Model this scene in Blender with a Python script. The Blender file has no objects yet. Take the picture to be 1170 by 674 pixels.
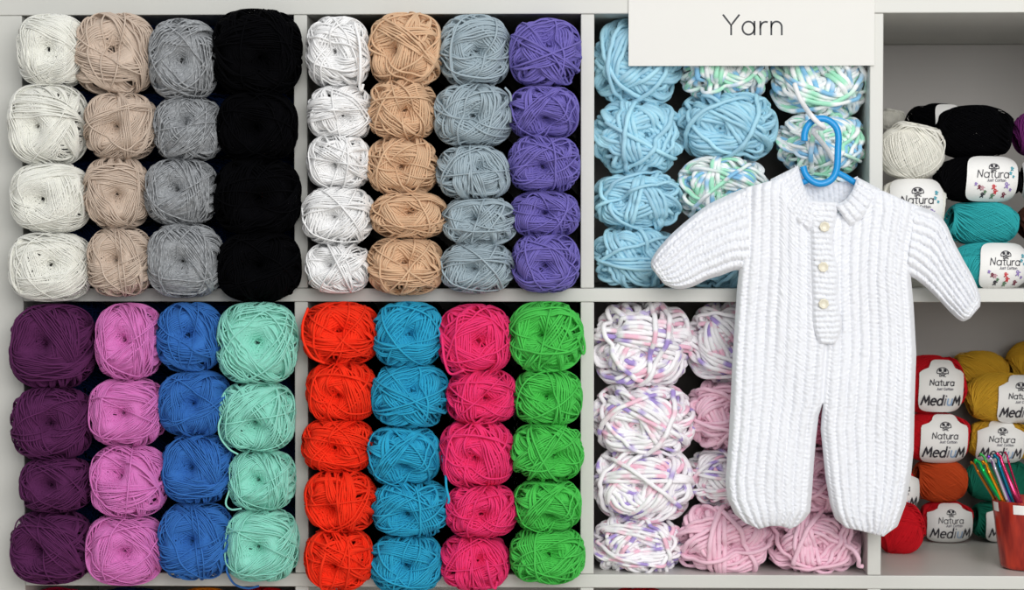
import bpy, bmesh, math, random
import numpy as np
from mathutils import Vector, Matrix

PI = math.pi
scene = bpy.context.scene
COL = scene.collection

# ------------------------------------------------------------------ camera
CAM = np.array([0.6690, -2.4166, 0.0632])
YAW, PITCH, FPX = -0.0241, -0.0261, 2254.63
fw = np.array([math.sin(YAW)*math.cos(PITCH), math.cos(YAW)*math.cos(PITCH), math.sin(PITCH)])
rt = np.array([math.cos(YAW), -math.sin(YAW), 0.0])
up = np.cross(rt, fw)


def P(px, py, Y):
    """world point seen at a photograph pixel, at depth Y"""
    d = fw + rt*(px-585.0)/FPX - up*(py-337.0)/FPX
    return CAM + d*((Y-CAM[1])/d[1])


def mpp(Y):
    return (Y-CAM[1])/FPX


cam_data = bpy.data.cameras.new('camera')
cam_data.sensor_width = 36.0
cam_data.lens = 36.0*FPX/1170.0
cam_data.clip_start = 0.05
cam = bpy.data.objects.new('camera', cam_data)
COL.objects.link(cam)
cam.matrix_world = Matrix(((rt[0], up[0], -fw[0], CAM[0]), (rt[1], up[1], -fw[1], CAM[1]),
                           (rt[2], up[2], -fw[2], CAM[2]), (0, 0, 0, 1)))
scene.camera = cam
cam_data.dof.use_dof = True
cam_data.dof.focus_distance = 2.36
cam_data.dof.aperture_fstop = 9.0

# ------------------------------------------------------------------ materials


def lin(c):
    return tuple((v/255.0/12.92 if v/255.0 <= 0.04045 else ((v/255.0+0.055)/1.055)**2.4) for v in c)


def new_mat(name):
    m = bpy.data.materials.new(name)
    m.use_nodes = True
    nt = m.node_tree
    b = nt.nodes['Principled BSDF']
    return m, nt, b


def plain(name, rgb, rough=0.5, metal=0.0, noise=0.0, scale=30.0, bump=0.0, spec=0.5, coat=0.0):
    m, nt, b = new_mat(name)
    c = lin(rgb)
    b.inputs['Roughness'].default_value = rough
    b.inputs['Metallic'].default_value = metal
    b.inputs['Specular IOR Level'].default_value = spec
    b.inputs['Coat Weight'].default_value = coat
    tc = nt.nodes.new('ShaderNodeTexCoord')
    nz = nt.nodes.new('ShaderNodeTexNoise')
    nz.inputs['Scale'].default_value = scale
    nz.inputs['Detail'].default_value = 4
    nt.links.new(tc.outputs['Object'], nz.inputs['Vector'])
    mix = nt.nodes.new('ShaderNodeMix')
    mix.data_type = 'RGBA'
    mix.inputs[6].default_value = (*[v*(1-noise) for v in c], 1)
    mix.inputs[7].default_value = (*[min(1, v*(1+noise)) for v in c], 1)
    nt.links.new(nz.outputs['Fac'], mix.inputs[0])
    nt.links.new(mix.outputs[2], b.inputs['Base Color'])
    if bump:
        bp = nt.nodes.new('ShaderNodeBump')
        bp.inputs['Strength'].default_value = bump
        bp.inputs['Distance'].default_value = 0.001
        nt.links.new(nz.outputs['Fac'], bp.inputs['Height'])
        nt.links.new(bp.outputs['Normal'], b.inputs['Normal'])
    return m


def yarn_mat(name, rgb, var=0.16, sheen=0.25, freq=11.0, fuzz=0.25, spec=0.2):
    """dyed yarn: slight unevenness of the dye along the strand, fibrous bump"""
    m, nt, b = new_mat(name)
    c = lin(rgb)
    b.inputs['Roughness'].default_value = 0.85
    var = var*1.7
    b.inputs['Specular IOR Level'].default_value = spec
    b.inputs['Sheen Weight'].default_value = sheen
    b.inputs['Sheen Roughness'].default_value = 0.5
    b.inputs['Sheen Tint'].default_value = (*[min(1, v*1.4+0.05) for v in c], 1)
    at = nt.nodes.new('ShaderNodeAttribute')
    at.attribute_name = 'along'
    nz = nt.nodes.new('ShaderNodeTexNoise')
    nz.noise_dimensions = '1D'
    nz.inputs['Scale'].default_value = freq
    nz.inputs['Detail'].default_value = 3
    nt.links.new(at.outputs['Fac'], nz.inputs['W'])
    mix = nt.nodes.new('ShaderNodeMix')
    mix.data_type = 'RGBA'
    mix.inputs[6].default_value = (*[v*(1-var) for v in c], 1)
    mix.inputs[7].default_value = (*[min(1, v*(1+var)) for v in c], 1)
    nt.links.new(nz.outputs['Fac'], mix.inputs[0])
    nt.links.new(mix.outputs[2], b.inputs['Base Color'])
    n2 = nt.nodes.new('ShaderNodeTexNoise')
    n2.inputs['Scale'].default_value = 1400
    n2.inputs['Detail'].default_value = 2
    ge = nt.nodes.new('ShaderNodeNewGeometry')
    nt.links.new(ge.outputs['Position'], n2.inputs['Vector'])
    bp = nt.nodes.new('ShaderNodeBump')
    bp.inputs['Strength'].default_value = fuzz
    bp.inputs['Distance'].default_value = 0.0006
    nt.links.new(n2.outputs['Fac'], bp.inputs['Height'])
    nt.links.new(bp.outputs['Normal'], b.inputs['Normal'])
    return m


def print_mat(name, base, c1, c2, freq=34.0, w=.015):
    """space-dyed yarn: short dashes of two colours along a pale strand"""
    m = yarn_mat(name, base, 0.03, 0.3)
    nt = m.node_tree
    b = nt.nodes['Principled BSDF']
    at = nt.nodes.new('ShaderNodeAttribute')
    at.attribute_name = 'along'
    nz = nt.nodes.new('ShaderNodeTexNoise')
    nz.noise_dimensions = '1D'
    nz.inputs['Scale'].default_value = freq
    nz.inputs['Detail'].default_value = 1
    nt.links.new(at.outputs['Fac'], nz.inputs['W'])
    r = nt.nodes.new('ShaderNodeValToRGB')
    e = r.color_ramp.elements
    e[0].position = 0.0
    e[0].color = (*lin(c1), 1)
    e[1].position = 0.27+w
    e[1].color = (*lin(c1), 1)
    for pos, cc in ((0.39+w, base), (0.58-w, base), (0.70-w, c2), (1.0, c2)):
        k = e.new(pos)
        k.color = (*lin(cc), 1)
    nt.links.new(nz.outputs['Fac'], r.inputs['Fac'])
    nt.links.new(r.outputs['Color'], b.inputs['Base Color'])
    return m


M = {
    'shelf': plain('shelf_white', (206, 206, 200), 0.38, noise=0.015, scale=6),
    'back': plain('shelf_back_white', (182, 178, 174), 0.6, noise=0.02, scale=6),
    'wall': plain('wall_paint', (222, 218, 208), 0.9, noise=0.03, scale=8, bump=0.1),
    'floor': plain('floor_vinyl', (198, 192, 184), 0.55, noise=0.12, scale=5),
    'sign': plain('sign_card', (228, 227, 222), 0.7, noise=0.01, scale=40),
    'ink': plain('sign_ink', (52, 54, 58), 0.6),
    'hanger': plain('hanger_plastic', (20, 148, 216), 0.32, noise=0.03, scale=40, spec=0.5),
    'button': plain('button_pearl', (226, 220, 200), 0.3, noise=0.12, scale=300, coat=0.3),
    'label': plain('label_paper', (240, 239, 236), 0.6, noise=0.015, scale=60),
    'cup': None,
}

# ------------------------------------------------------------------ object helpers


def mesh_np(name, V, F, along=None, smooth=True):
    V = np.asarray(V, dtype=np.float32)
    me = bpy.data.meshes.new(name)
    sizes = None
    if isinstance(F, (list, tuple)):
        sizes = np.concatenate([np.full(len(f), f.shape[1], dtype=np.int32) for f in F])
        flat = np.concatenate([f.reshape(-1) for f in F]).astype(np.int32)
    else:
        sizes = np.full(len(F), F.shape[1], dtype=np.int32)
        flat = F.reshape(-1).astype(np.int32)
    me.vertices.add(len(V))
    me.vertices.foreach_set('co', V.reshape(-1))
    me.loops.add(len(flat))
    me.loops.foreach_set('vertex_index', flat)
    me.polygons.add(len(sizes))
    st = np.concatenate([[0], np.cumsum(sizes)[:-1]]).astype(np.int32)
    me.polygons.foreach_set('loop_start', st)
    if along is not None:
        at = me.attributes.new('along', 'FLOAT', 'POINT')
        at.data.foreach_set('value', np.asarray(along, dtype=np.float32))
    me.update(calc_edges=True)
    me.validate()
    if smooth:
        me.polygons.foreach_set('use_smooth', np.ones(len(me.polygons), dtype=bool))
    return me


def link(name, me, mat=None, parent=None, loc=None):
    o = bpy.data.objects.new(name, me)
    COL.objects.link(o)
    if parent is not None:
        o.parent = parent
    if loc is not None:
        o.location = loc
    if mat is not None and me is not None:
        if len(me.materials) == 0:
            me.materials.append(mat)
        else:
            o.material_slots[0].link = 'OBJECT'
            o.material_slots[0].material = mat
    return o


def tag(o, label, cat, group=None, kind=None):
    o['label'] = label
    o['category'] = cat
    if group:
        o['group'] = group
    if kind:
        o['kind'] = kind
    return o


def empty(name, loc):
    o = bpy.data.objects.new(name, None)
    COL.objects.link(o)
    o.location = loc
    o.empty_display_size = 0.02
    return o


def box_mesh(name, x0, x1, y0, y1, z0, z1, bev=0.0012):
    bm = bmesh.new()
    bmesh.ops.create_cube(bm, size=1.0)
    for v in bm.verts:
        v.co = Vector(((x0+x1)/2+v.co.x*(x1-x0), (y0+y1)/2+v.co.y*(y1-y0), (z0+z1)/2+v.co.z*(z1-z0)))
    if bev:
        bmesh.ops.bevel(bm, geom=list(bm.edges), offset=bev, segments=2, affect='EDGES', profile=0.5)
    me = bpy.data.meshes.new(name)
    bm.to_mesh(me)
    bm.free()
    return me


def tube(pts, r, sides=6, flat=(1.0, 1.0), ref=None, closed_caps=True):
    """swept tube along pts; r scalar or per-point; returns V, [quads, caps]"""
    p = np.asarray(pts, dtype=float)
    n = len(p)
    t = np.gradient(p, axis=0)
    t /= np.linalg.norm(t, axis=1)[:, None]+1e-12
    if ref is None:
        N = np.zeros_like(p)
        a = np.array([0, 0, 1.0]) if abs(t[0][2]) < 0.9 else np.array([1.0, 0, 0])
        a = a-t[0]*(a@t[0])
        a /= np.linalg.norm(a)
        N[0] = a
        for i in range(1, n):
            a = N[i-1]-t[i]*(N[i-1]@t[i])
            N[i] = a/np.linalg.norm(a)
    else:
        N = np.tile(np.asarray(ref, float), (n, 1))
        N -= t*(N*t).sum(1)[:, None]
        N /= np.linalg.norm(N, axis=1)[:, None]
    B = np.cross(t, N)
    r = np.broadcast_to(np.asarray(r, float), (n,))
    th = np.arange(sides)/sides*2*PI
    V = p[:, None, :]+r[:, None, None]*(np.cos(th)[None, :, None]*N[:, None, :]*flat[0] + np.sin(th)[None, :, None]*B[:, None, :]*flat[1])
    V = V.reshape(-1, 3)
    i = np.arange(n-1)[:, None]*sides
    j = np.arange(sides)[None, :]
    k = (j+1) % sides
    Q = np.stack([i+j, i+k, i+sides+k, i+sides+j], -1).reshape(-1, 4)
    caps = np.array([list(range(sides))[::-1], list(range((n-1)*sides, n*sides))])
    return V, [Q, caps] if closed_caps else [Q]


def catmull(pts, per=8):
    p = np.asarray(pts, float)
    p = np.vstack([2*p[0]-p[1], p, 2*p[-1]-p[-2]])
    out = []
    for i in range(1, len(p)-2):
        for s in np.arange(per)/per:
            a, b, c, d = p[i-1], p[i], p[i+1], p[i+2]
            out.append(0.5*((2*b)+(c-a)*s+(2*a-5*b+4*c-d)*s*s+(-a+3*b-3*c+d)*s**3))
    out.append(p[-2])
    return np.array(out)


def lathe(profile, seg=32, lobes=0, amp=0.0):
    pr = np.asarray(profile, float)
    n = len(pr)
    a = np.arange(seg)/seg*2*PI
    rr = pr[:, 0][:, None]*(1+amp*np.cos(lobes*a)[None, :])
    V = np.stack([rr*np.cos(a), rr*np.sin(a), np.broadcast_to(pr[:, 1][:, None], (n, seg))], -1).reshape(-1, 3)
    i = np.arange(n-1)[:, None]*seg
    j = np.arange(seg)[None, :]
    k = (j+1) % seg
    Q = np.stack([i+j, i+k, i+seg+k, i+seg+j], -1).reshape(-1, 4)
    return V, Q


# ------------------------------------------------------------------ yarn balls


def gen_ball(seed, loops, dia, segs=72, sides=5, axis=(0, -1, 0), tilt=0.2, nx=2.6, ny=2.3, hole=(10, 34),
             dent=0.5, gain=0.55, band=(3, 9), singles=6, neat=False, lump=0.0, base_r=0.9, wob=0.014, relief=1.1, early=0.19):
    """one continuous strand wound round a dented core, each pass laid over the passes below it"""
    rng = np.random.default_rng(seed)
    a = np.array(axis, float)+rng.normal(0, tilt, 3)
    a /= np.linalg.norm(a)
    q = np.array([0, 0, 1.0]) if abs(a[2]) < 0.8 else np.array([1.0, 0, 0])
    ex = np.cross(q, a)
    ex /= np.linalg.norm(ex)
    ey = np.cross(a, ex)
    FR = np.stack([ex, ey, a])            # local -> world rows

    def base(d):
        s = (np.abs(d[..., 0])**nx+np.abs(d[..., 2])**nx)**(ny/nx)+np.abs(d[..., 1])**ny
        return base_r*s**(-1/ny)

    def dented(dl):
        th = np.arccos(np.clip(dl[..., 2], -1, 1))
        w = dl@FR
        return base(w)*(1-dent*np.exp(-(th/0.40)**2)-0.5*dent*np.exp(-((PI-th)/0.40)**2))
    G = 300
    gu, gv = np.meshgrid((np.arange(G)+.5)/G*2-1, (np.arange(G)+.5)/G*2-1, indexing='ij')
    rad = np.sqrt(gu**2+gv**2)
    th = np.minimum(rad, 1)*PI
    ph = np.arctan2(gv, gu)
    Rm = dented(np.stack([np.sin(th)*np.cos(ph), np.sin(th)*np.sin(ph), np.cos(th)], -1))
    # schedule of passes
    sched = []
    if neat:
        psi = rng.uniform(0, 2*PI)
        for k in range(loops-singles):
            al = math.radians(rng.uniform(*hole) if k < loops*0.4 else 0.5*(hole[0]+hole[1])+8*math.sin(k*0.07))
            sched.append((psi, al, 0))
            psi += 2*PI*(0.38197 if k < loops*0.4 else 0.0115)
    else:
        psi = rng.uniform(0, 2*PI)
        for k in range(int(loops*early)):
            sched.append((psi, math.radians(rng.uniform(6, hole[0]+9)), 0))
            psi += 2.39996+rng.normal(0, .1)
        while len(sched) < loops-singles:
            psi += rng.choice([2.39996, 1.9, 2.9, -2.1])+rng.normal(0, .25)
            n = rng.integers(band[0], band[1]+1)
            dal = dia*rng.uniform(.98, 1.22)
            al = math.radians(rng.uniform(hole[0], hole[1]))
            dps = rng.normal(0, .22)*dia
            if rng.uniform() < .35:
                al += n*dal
                dal = -dal
            for k in range(n):
                sched.append((psi, al, 0))
                al += dal
                psi += dps
                if al < math.radians(4) or al > math.radians(62):
                    dal = -dal
    for k in range(singles):
        psi += rng.uniform(1.0, 5.2)
        sched.append((psi, math.radians(rng.uniform(hole[0], 48)), 0.25))
    S = segs
    t = -PI+np.arange(S)/S*2*PI
    s = np.clip((t/PI-0.72)/0.28, 0, 1)
    s = s*s*(3-2*s)
    pts = np.zeros((len(sched)*S, 3))
    W = 1
    ker = np.hanning(2*W+3)
    ker /= ker.sum()
    fine = np.array([[i, j] for i in range(-2, 3) for j in range(-2, 3)])
    cell = PI/(G/2)
    reach = max(1.0, 0.5*dia/cell)
    foot = fine[np.hypot(fine[:, 0], fine[:, 1]) <= min(2.3, reach+0.4)]
    for k, (psi, al, lift) in enumerate(sched):
        nps, nal = sched[k+1][:2] if k+1 < len(sched) else (psi, al)
        dpsi = (nps-psi+PI) % (2*PI)-PI
        sched_psi = psi+dpsi*s
        ala = al+(nal-al)*s
        if k+1 < len(sched):
            sched[k+1] = (psi+dpsi, nal, sched[k+1][2])
        c = np.stack([np.sin(ala)*np.cos(sched_psi), np.sin(ala)*np.sin(sched_psi), np.cos(ala)], -1)
        e = np.stack([-np.sin(sched_psi), np.cos(sched_psi), 0*t], -1)
        w1 = rng.normal(0, wob)
        d = np.cos(t)[:, None]*c+np.sin(t)[:, None]*e
        d = d+np.cross(c, e)*(w1*np.sin(2*t+rng.uniform(0, 6)))[:, None]
        d /= np.linalg.norm(d, axis=1)[:, None]
        # sample the surface so far
        thd = np.arccos(np.clip(d[:, 2], -1, 1))/PI
        phd = np.arctan2(d[:, 1], d[:, 0])
        iu = np.clip(((thd*np.cos(phd)+1)/2*G).astype(int), 2, G-3)
        iv = np.clip(((thd*np.sin(phd)+1)/2*G).astype(int), 2, G-3)
        R = Rm[iu, iv]
        mx = R.copy()
        for w in range(1, W+1):
            mx = np.maximum(mx, np.maximum(np.roll(R, w), np.roll(R, -w))-0.02*w/W)
        ext = np.concatenate([mx[-(W+1):], mx, mx[:W+1]])
        r = np.convolve(ext, ker, 'valid')
        r = r+dia*(0.30+lift)
        pts[k*S:(k+1)*S] = (d*r[:, None])@FR
        # lay it down (densified)
        for sub in (0.0, 0.34, 0.67):
            dd = d*(1-sub)+np.roll(d, -1, 0)*sub
            dd /= np.linalg.norm(dd, axis=1)[:, None]
            rr = r*(1-sub)+np.roll(r, -1)*sub
            thd = np.arccos(np.clip(dd[:, 2], -1, 1))/PI
            phd = np.arctan2(dd[:, 1], dd[:, 0])
            iu = np.clip(((thd*np.cos(phd)+1)/2*G).astype(int), 3, G-4)
            iv = np.clip(((thd*np.sin(phd)+1)/2*G).astype(int), 3, G-4)
            for f in foot:
                np.maximum.at(Rm, (iu+f[0], iv+f[1]), rr+dia*(gain-0.30)*(1-0.25*np.hypot(f[0], f[1])/2.3))
    # even the pile out: keep the lay of the strands, give the ball its pressed outline
    sig = 0.019*G
    fr = np.fft.fftfreq(G)
    H = np.exp(-2*(PI*sig)**2*(fr[:, None]**2+fr[None, :]**2))
    low = np.real(np.fft.ifft2(np.fft.fft2(Rm)*H))
    n = len(pts)
    rl = np.linalg.norm(pts, axis=1)
    dw = pts/rl[:, None]
    dl_ = dw@FR.T
    thd = np.arccos(np.clip(dl_[:, 2], -1, 1))
    phd = np.arctan2(dl_[:, 1], dl_[:, 0])
    fu = np.clip((thd/PI*np.cos(phd)+1)/2*G-.5, 0, G-1.001)
    fv = np.clip((thd/PI*np.sin(phd)+1)/2*G-.5, 0, G-1.001)
    iu, iv = fu.astype(int), fv.astype(int)
    fu, fv = fu-iu, fv-iv
    lo_ = low[iu, iv]*(1-fu)*(1-fv)+low[iu+1, iv]*fu*(1-fv)+low[iu, iv+1]*(1-fu)*fv+low[iu+1, iv+1]*fu*fv

    def target(dloc, dworld):
        th_ = np.arccos(np.clip(dloc[..., 2], -1, 1))
        return base(dworld)/base_r*(1+.035*np.exp(-((th_-.55)/.2)**2)-dent*np.exp(-(th_/.34)**2)-.5*dent*np.exp(-((PI-th_)/.3)**2))
    ex_ = (rl-lo_)*relief/dia
    ex_ = dia*np.where(ex_ > 0, .1+1.15*np.tanh(ex_/1.15), 2.2*np.tanh(ex_/2.2))
    rl = target(dl_, dw)+ex_-0.45*dia
    rl = rl.reshape(-1, S)
    sm = (np.roll(rl, 1, 1)+2*rl+np.roll(rl, -1, 1))/4
    rl = sm.reshape(-1)
    pts = dw*rl[:, None]
    T = np.gradient(pts, axis=0)
    T /= np.linalg.norm(T, axis=1)[:, None]+1e-12
    N = pts/np.linalg.norm(pts, axis=1)[:, None]
    N -= T*(N*T).sum(1)[:, None]
    N /= np.linalg.norm(N, axis=1)[:, None]+1e-9
    B = np.cross(T, N)
    an = np.arange(sides)/sides*2*PI+PI/sides
    rr = np.full(n, dia*0.5)
    if lump:
        z = rng.normal(0, 1, n)
        z = np.convolve(z, np.hanning(5)/np.hanning(5).sum(), 'same')
        rr *= 1+lump*z
    V = pts[:, None]+rr[:, None, None]*(0.92*np.cos(an)[None, :, None]*N[:, None]+1.02*np.sin(an)[None, :, None]*B[:, None])
    V = V.reshape(-1, 3)
    i = np.arange(n-1)[:, None]*sides
    j = np.arange(sides)[None, :]
    k2 = (j+1) % sides
    Q = np.stack([i+j, i+k2, i+sides+k2, i+sides+j], -1).reshape(-1, 4)
    seg_len = np.linalg.norm(np.diff(pts, axis=0), axis=1)*0.045
    al = np.concatenate([[0], np.cumsum(seg_len)])
    al = np.repeat(al, sides)
    # core below the strand
    nu, nv = 40, 24
    tu = np.arange(nu)/nu*2*PI
    tv = (np.arange(nv)+0.5)/nv*PI
    TU, TV = np.meshgrid(tu, tv, indexing='xy')
    dl = np.stack([np.sin(TV)*np.cos(TU), np.sin(TV)*np.sin(TU), np.cos(TV)], -1)
    cw = ((dl*(target(dl, dl@FR)-dia*.82)[..., None])@FR).reshape(-1, 3)
    ii = np.arange(nv-1)[:, None]*nu
    jj = np.arange(nu)[None, :]
    kk = (jj+1) % nu
    CQ = np.stack([ii+jj, ii+nu+jj, ii+nu+kk, ii+kk], -1).reshape(-1, 4)+len(V)
    al = np.concatenate([al, rng.uniform(0, 5, len(cw))])
    V = np.vstack([V, cw])
    return V/(1+0.1*dia), Q, al


def ball_mesh(name, **kw):
    V, Q, al = gen_ball(**kw)
    me = mesh_np(name, V, Q, al)
    me.materials.append(None)
    return me


PROTO = {'fine': [], 'fuzzy': [], 'dk': [], 'chunky': [], 'cotton': []}
for k in range(10):
    PROTO['fine'].append(ball_mesh('fine_yarn', seed=100+k, loops=290, dia=0.043, segs=72, nx=2.9, tilt=0.16,
                                   hole=(14, 28), band=(7, 16), singles=4, dent=0.8))
for k in range(4):
    PROTO['fuzzy'].append(ball_mesh('mohair_yarn', seed=150+k, loops=330, dia=0.034, segs=72, nx=2.9, tilt=0.16,
                                    hole=(12, 28), band=(14, 26), singles=3, dent=0.55, relief=0.6, lump=.1, early=.30))
for k in range(11):
    PROTO['dk'].append(ball_mesh('knitting_yarn', seed=200+k, loops=205, dia=0.062, segs=72, nx=2.7, tilt=0.2,
                                 hole=(12, 30), band=(4, 10), singles=5, dent=0.75))
for k in range(8):
    PROTO['chunky'].append(ball_mesh('chunky_yarn', seed=300+k, loops=96, dia=0.112, segs=96, sides=8, nx=2.5, tilt=0.25,
                                     hole=(8, 32), band=(3, 6), singles=3, dent=0.45, lump=0.09, base_r=0.8))
for k in range(5):
    ax = [(1, .05, .2), (1, -.05, -.25), (-1, .0, .35), (0.15, -.3, 1), (1, .05, .4)][k]
    PROTO['cotton'].append(ball_mesh('cotton_yarn', seed=400+k, loops=170, dia=0.040, segs=64, sides=5, axis=ax, nx=2.3, ny=2.2,
                                     tilt=0.05, hole=(22, 44), singles=1, neat=True, dent=0.3))

ROOTS = {}
RNG = random.Random(7)
USED = {}


def place_ball(kind, bbox, Y, mat, label, group, half=None, proto=None, rot=None, name='yarn_ball'):
    x0, y0, x1, y1 = bbox
    c = P((x0+x1)/2, (y0+y1)/2, Y)
    s = mpp(Y)
    w, h = (x1-x0)*s/2, (y1-y0)*s/2
    b = half if half else (w+h)/2*1.12
    if proto is None:
        proto = USED.get(kind, 0)
        USED[kind] = proto+1
    me = PROTO[kind][proto % len(PROTO[kind])]
    if rot is None:
        rot = RNG.randrange(4)
    key = (kind, me.name)
    if key not in ROOTS:
        o = bpy.data.objects.new(name, me)
        ROOTS[key] = o
    else:
        o = ROOTS[key].copy()
        o.name = name
    COL.objects.link(o)
    o.location = c
    o.rotation_euler = (0, rot*PI/2, 0)
    o.scale = (w*.988, b, h*.988) if rot % 2 == 0 else (h*.988, b, w*.988)
    o.material_slots[0].link = 'OBJECT'
    o.material_slots[0].material = mat
    tag(o, label, 'yarn ball', group)
    return o


# colours
YM = {
    'fuzzy white': yarn_mat('yarn_fuzzy_white', (240, 240, 231), 0.03, 0.8, fuzz=0.8),
    'beige': yarn_mat('yarn_beige', (204, 186, 170), 0.14),
    'heather grey': yarn_mat('yarn_heather_grey', (154, 157, 160), 0.42, freq=170),
    'black': yarn_mat('yarn_black', (5, 5, 7), 0.1, 0.0, spec=.04),
    'white': yarn_mat('yarn_white', (244, 244, 244), 0.03, 0.4),
    'camel': yarn_mat('yarn_camel', (218, 182, 148), 0.08),
    'blue grey': yarn_mat('yarn_blue_grey', (164, 180, 188), 0.08),
    'violet': yarn_mat('yarn_violet', (118, 108, 184), 0.1),
    'plum': yarn_mat('yarn_plum', (88, 36, 82), 0.12, 0.1),
    'orchid pink': yarn_mat('yarn_orchid', (216, 124, 192), 0.08),
    'royal blue': yarn_mat('yarn_royal', (54, 112, 186), 0.1),
    'mint': yarn_mat('yarn_mint', (146, 218, 200), 0.08),
    'orange red': yarn_mat('yarn_orange_red', (246, 52, 22), 0.06, 0.1),
    'turquoise': yarn_mat('yarn_turquoise', (44, 164, 202), 0.08),
    'hot pink': yarn_mat('yarn_hot_pink', (236, 54, 116), 0.07, 0.12),
    'green': yarn_mat('yarn_green', (78, 196, 84), 0.08, 0.15),
    'baby blue': yarn_mat('yarn_baby_blue', (170, 216, 242), 0.16, 0.35),
    'baby pink': yarn_mat('yarn_baby_pink', (255, 202, 219), 0.10, 0.35),
    'rose': yarn_mat('yarn_rose', (232, 140, 170), 0.1, 0.2),
    'mint print': print_mat('yarn_mint_print', (248, 250, 250), (140, 198, 234), (172, 236, 204), 28.0, .06),
    'lilac print': print_mat('yarn_lilac_print', (250, 248, 251), (172, 150, 216), (247, 196, 215)),
    'navy': yarn_mat('yarn_navy', (14, 44, 92), 0.1, 0.05),
    'crimson': yarn_mat('yarn_crimson', (190, 18, 66), 0.1, 0.05),
    'tangerine': yarn_mat('yarn_tangerine', (240, 140, 20), 0.1, 0.05),
    'scarlet': yarn_mat('yarn_scarlet', (214, 22, 30), 0.1, 0.05),
    'ivory': yarn_mat('cotton_ivory', (238, 236, 226), 0.04, 0.2),
    'teal': yarn_mat('cotton_teal', (50, 172, 176), 0.06, 0.15),
    'red': yarn_mat('cotton_red', (206, 20, 34), 0.06, 0.1),
    'mustard': yarn_mat('cotton_mustard', (206, 160, 46), 0.08, 0.15),
    'rust': yarn_mat('cotton_rust', (200, 76, 32), 0.08, 0.1),
    'bottle green': yarn_mat('cotton_bottle_green', (18, 110, 88), 0.08, 0.1),
    'brown': yarn_mat('cotton_brown', (74, 40, 30), 0.08, 0.05),
    'purple': yarn_mat('cotton_purple', (104, 36, 100), 0.08, 0.05),
}
ORD = {4: ['topmost', 'second', 'third', 'lowest'], 5: ['topmost', 'second', 'middle', 'fourth', 'lowest']}

A = [
    ('fuzzy white', 'fuzzy white yarn ball, {} of four beside the beige column', [(22, 17, 99, 100), (11, 96, 100, 189), (14, 186, 103, 266), (12, 265, 105, 344)]),
    ('beige', 'beige yarn ball, {} of four between fuzzy white and heather grey', [(86, 16, 177, 108), (98, 107, 179, 182), (98, 180, 171, 261), (102, 260, 174, 338)]),
    ('heather grey', 'heather grey marled yarn ball, {} of four beside the black column', [(172, 23, 248, 114), (177, 111, 254, 184), (167, 182, 248, 257), (170, 256, 254, 339)]),
    ('black', 'plain black yarn ball without paper band, {} of its column of four', [(244, 12, 344, 109), (250, 106, 339, 183), (246, 182, 343, 268), (250, 265, 343, 344)]),
]
B = [
    ('white', 'smooth white yarn ball, {} of five beside the camel column', [(351, 21, 422, 100), (353, 99, 426, 161), (352, 154, 423, 217), (346, 214, 427, 279), (350, 277, 423, 334)]),
    ('camel', 'camel tan yarn ball, {} of its column of five', [(422, 16, 506, 99), (421, 92, 498, 160), (421, 157, 499, 223), (425, 220, 510, 272), (421, 271, 506, 336)]),
    ('blue grey', 'pale blue grey yarn ball, {} of its column of five', [(503, 19, 582, 99), (497, 97, 584, 168), (500, 167, 583, 228), (506, 225, 590, 281), (504, 277, 586, 334)]),
    ('violet', 'violet blue yarn ball, {} of its column of five', [(583, 23, 663, 100), (582, 99, 660, 159), (582, 155, 661, 220), (584, 219, 661, 271), (586, 267, 661, 333)]),
]
C = [
    ('plum', 'dark plum yarn ball, {} of its column of four', [(13, 348, 109, 443), (15, 442, 105, 525), (25, 522, 105, 584), (14, 583, 105, 666)]),
    ('orchid pink', 'orchid pink yarn ball, {} of four beside the plum column', [(111, 347, 185, 433), (103, 432, 189, 509), (104, 508, 191, 590), (100, 587, 187, 667)]),
    ('royal blue', 'royal blue yarn ball, {} of its column of four', [(181, 346, 254, 424), (183, 423, 263, 498), (186, 496, 266, 574), (182, 574, 266, 661)]),
    ('mint', 'mint green yarn ball, {} of its column of four', [(249, 346, 340, 438), (251, 436, 337, 515), (262, 514, 337, 582), (257, 581, 341, 663)]),
]
D = [
    ('orange red', 'orange red yarn ball, {} of its column of five', [(346, 346, 433, 416), (351, 413, 430, 482), (346, 478, 427, 539), (349, 537, 430, 607), (349, 603, 426, 673)]),
    ('turquoise', 'turquoise yarn ball, {} of five between orange red and hot pink', [(427, 346, 506, 419), (426, 415, 512, 488), (420, 486, 502, 554), (426, 547, 512, 613), (424, 610, 505, 676)]),
    ('hot pink', 'hot pink yarn ball, {} of its column of five', [(502, 349, 584, 427), (511, 422, 590, 484), (503, 480, 587, 556), (510, 553, 590, 613), (504, 610, 581, 672)]),
    ('green', 'bright green yarn ball, {} of its column of five', [(582, 346, 665, 424), (588, 421, 664, 486), (584, 483, 666, 549), (587, 547, 663, 607), (584, 602, 667, 665)]),
]
for cub, kind, Yc in ((A, 'fine', -0.030), (B, 'dk', -0.022), (C, 'fine', -0.030), (D, 'dk', -0.022)):
    for ci, (cn, lab, boxes) in enumerate(cub):
        for i, bb in enumerate(boxes):
            place_ball('fuzzy' if cn == 'fuzzy white' else kind, bb, Yc+RNG.uniform(-.004, .004), YM[cn], lab.format(ORD[len(boxes)][i]), cn+' yarn balls in one column', half=0.050)

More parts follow.
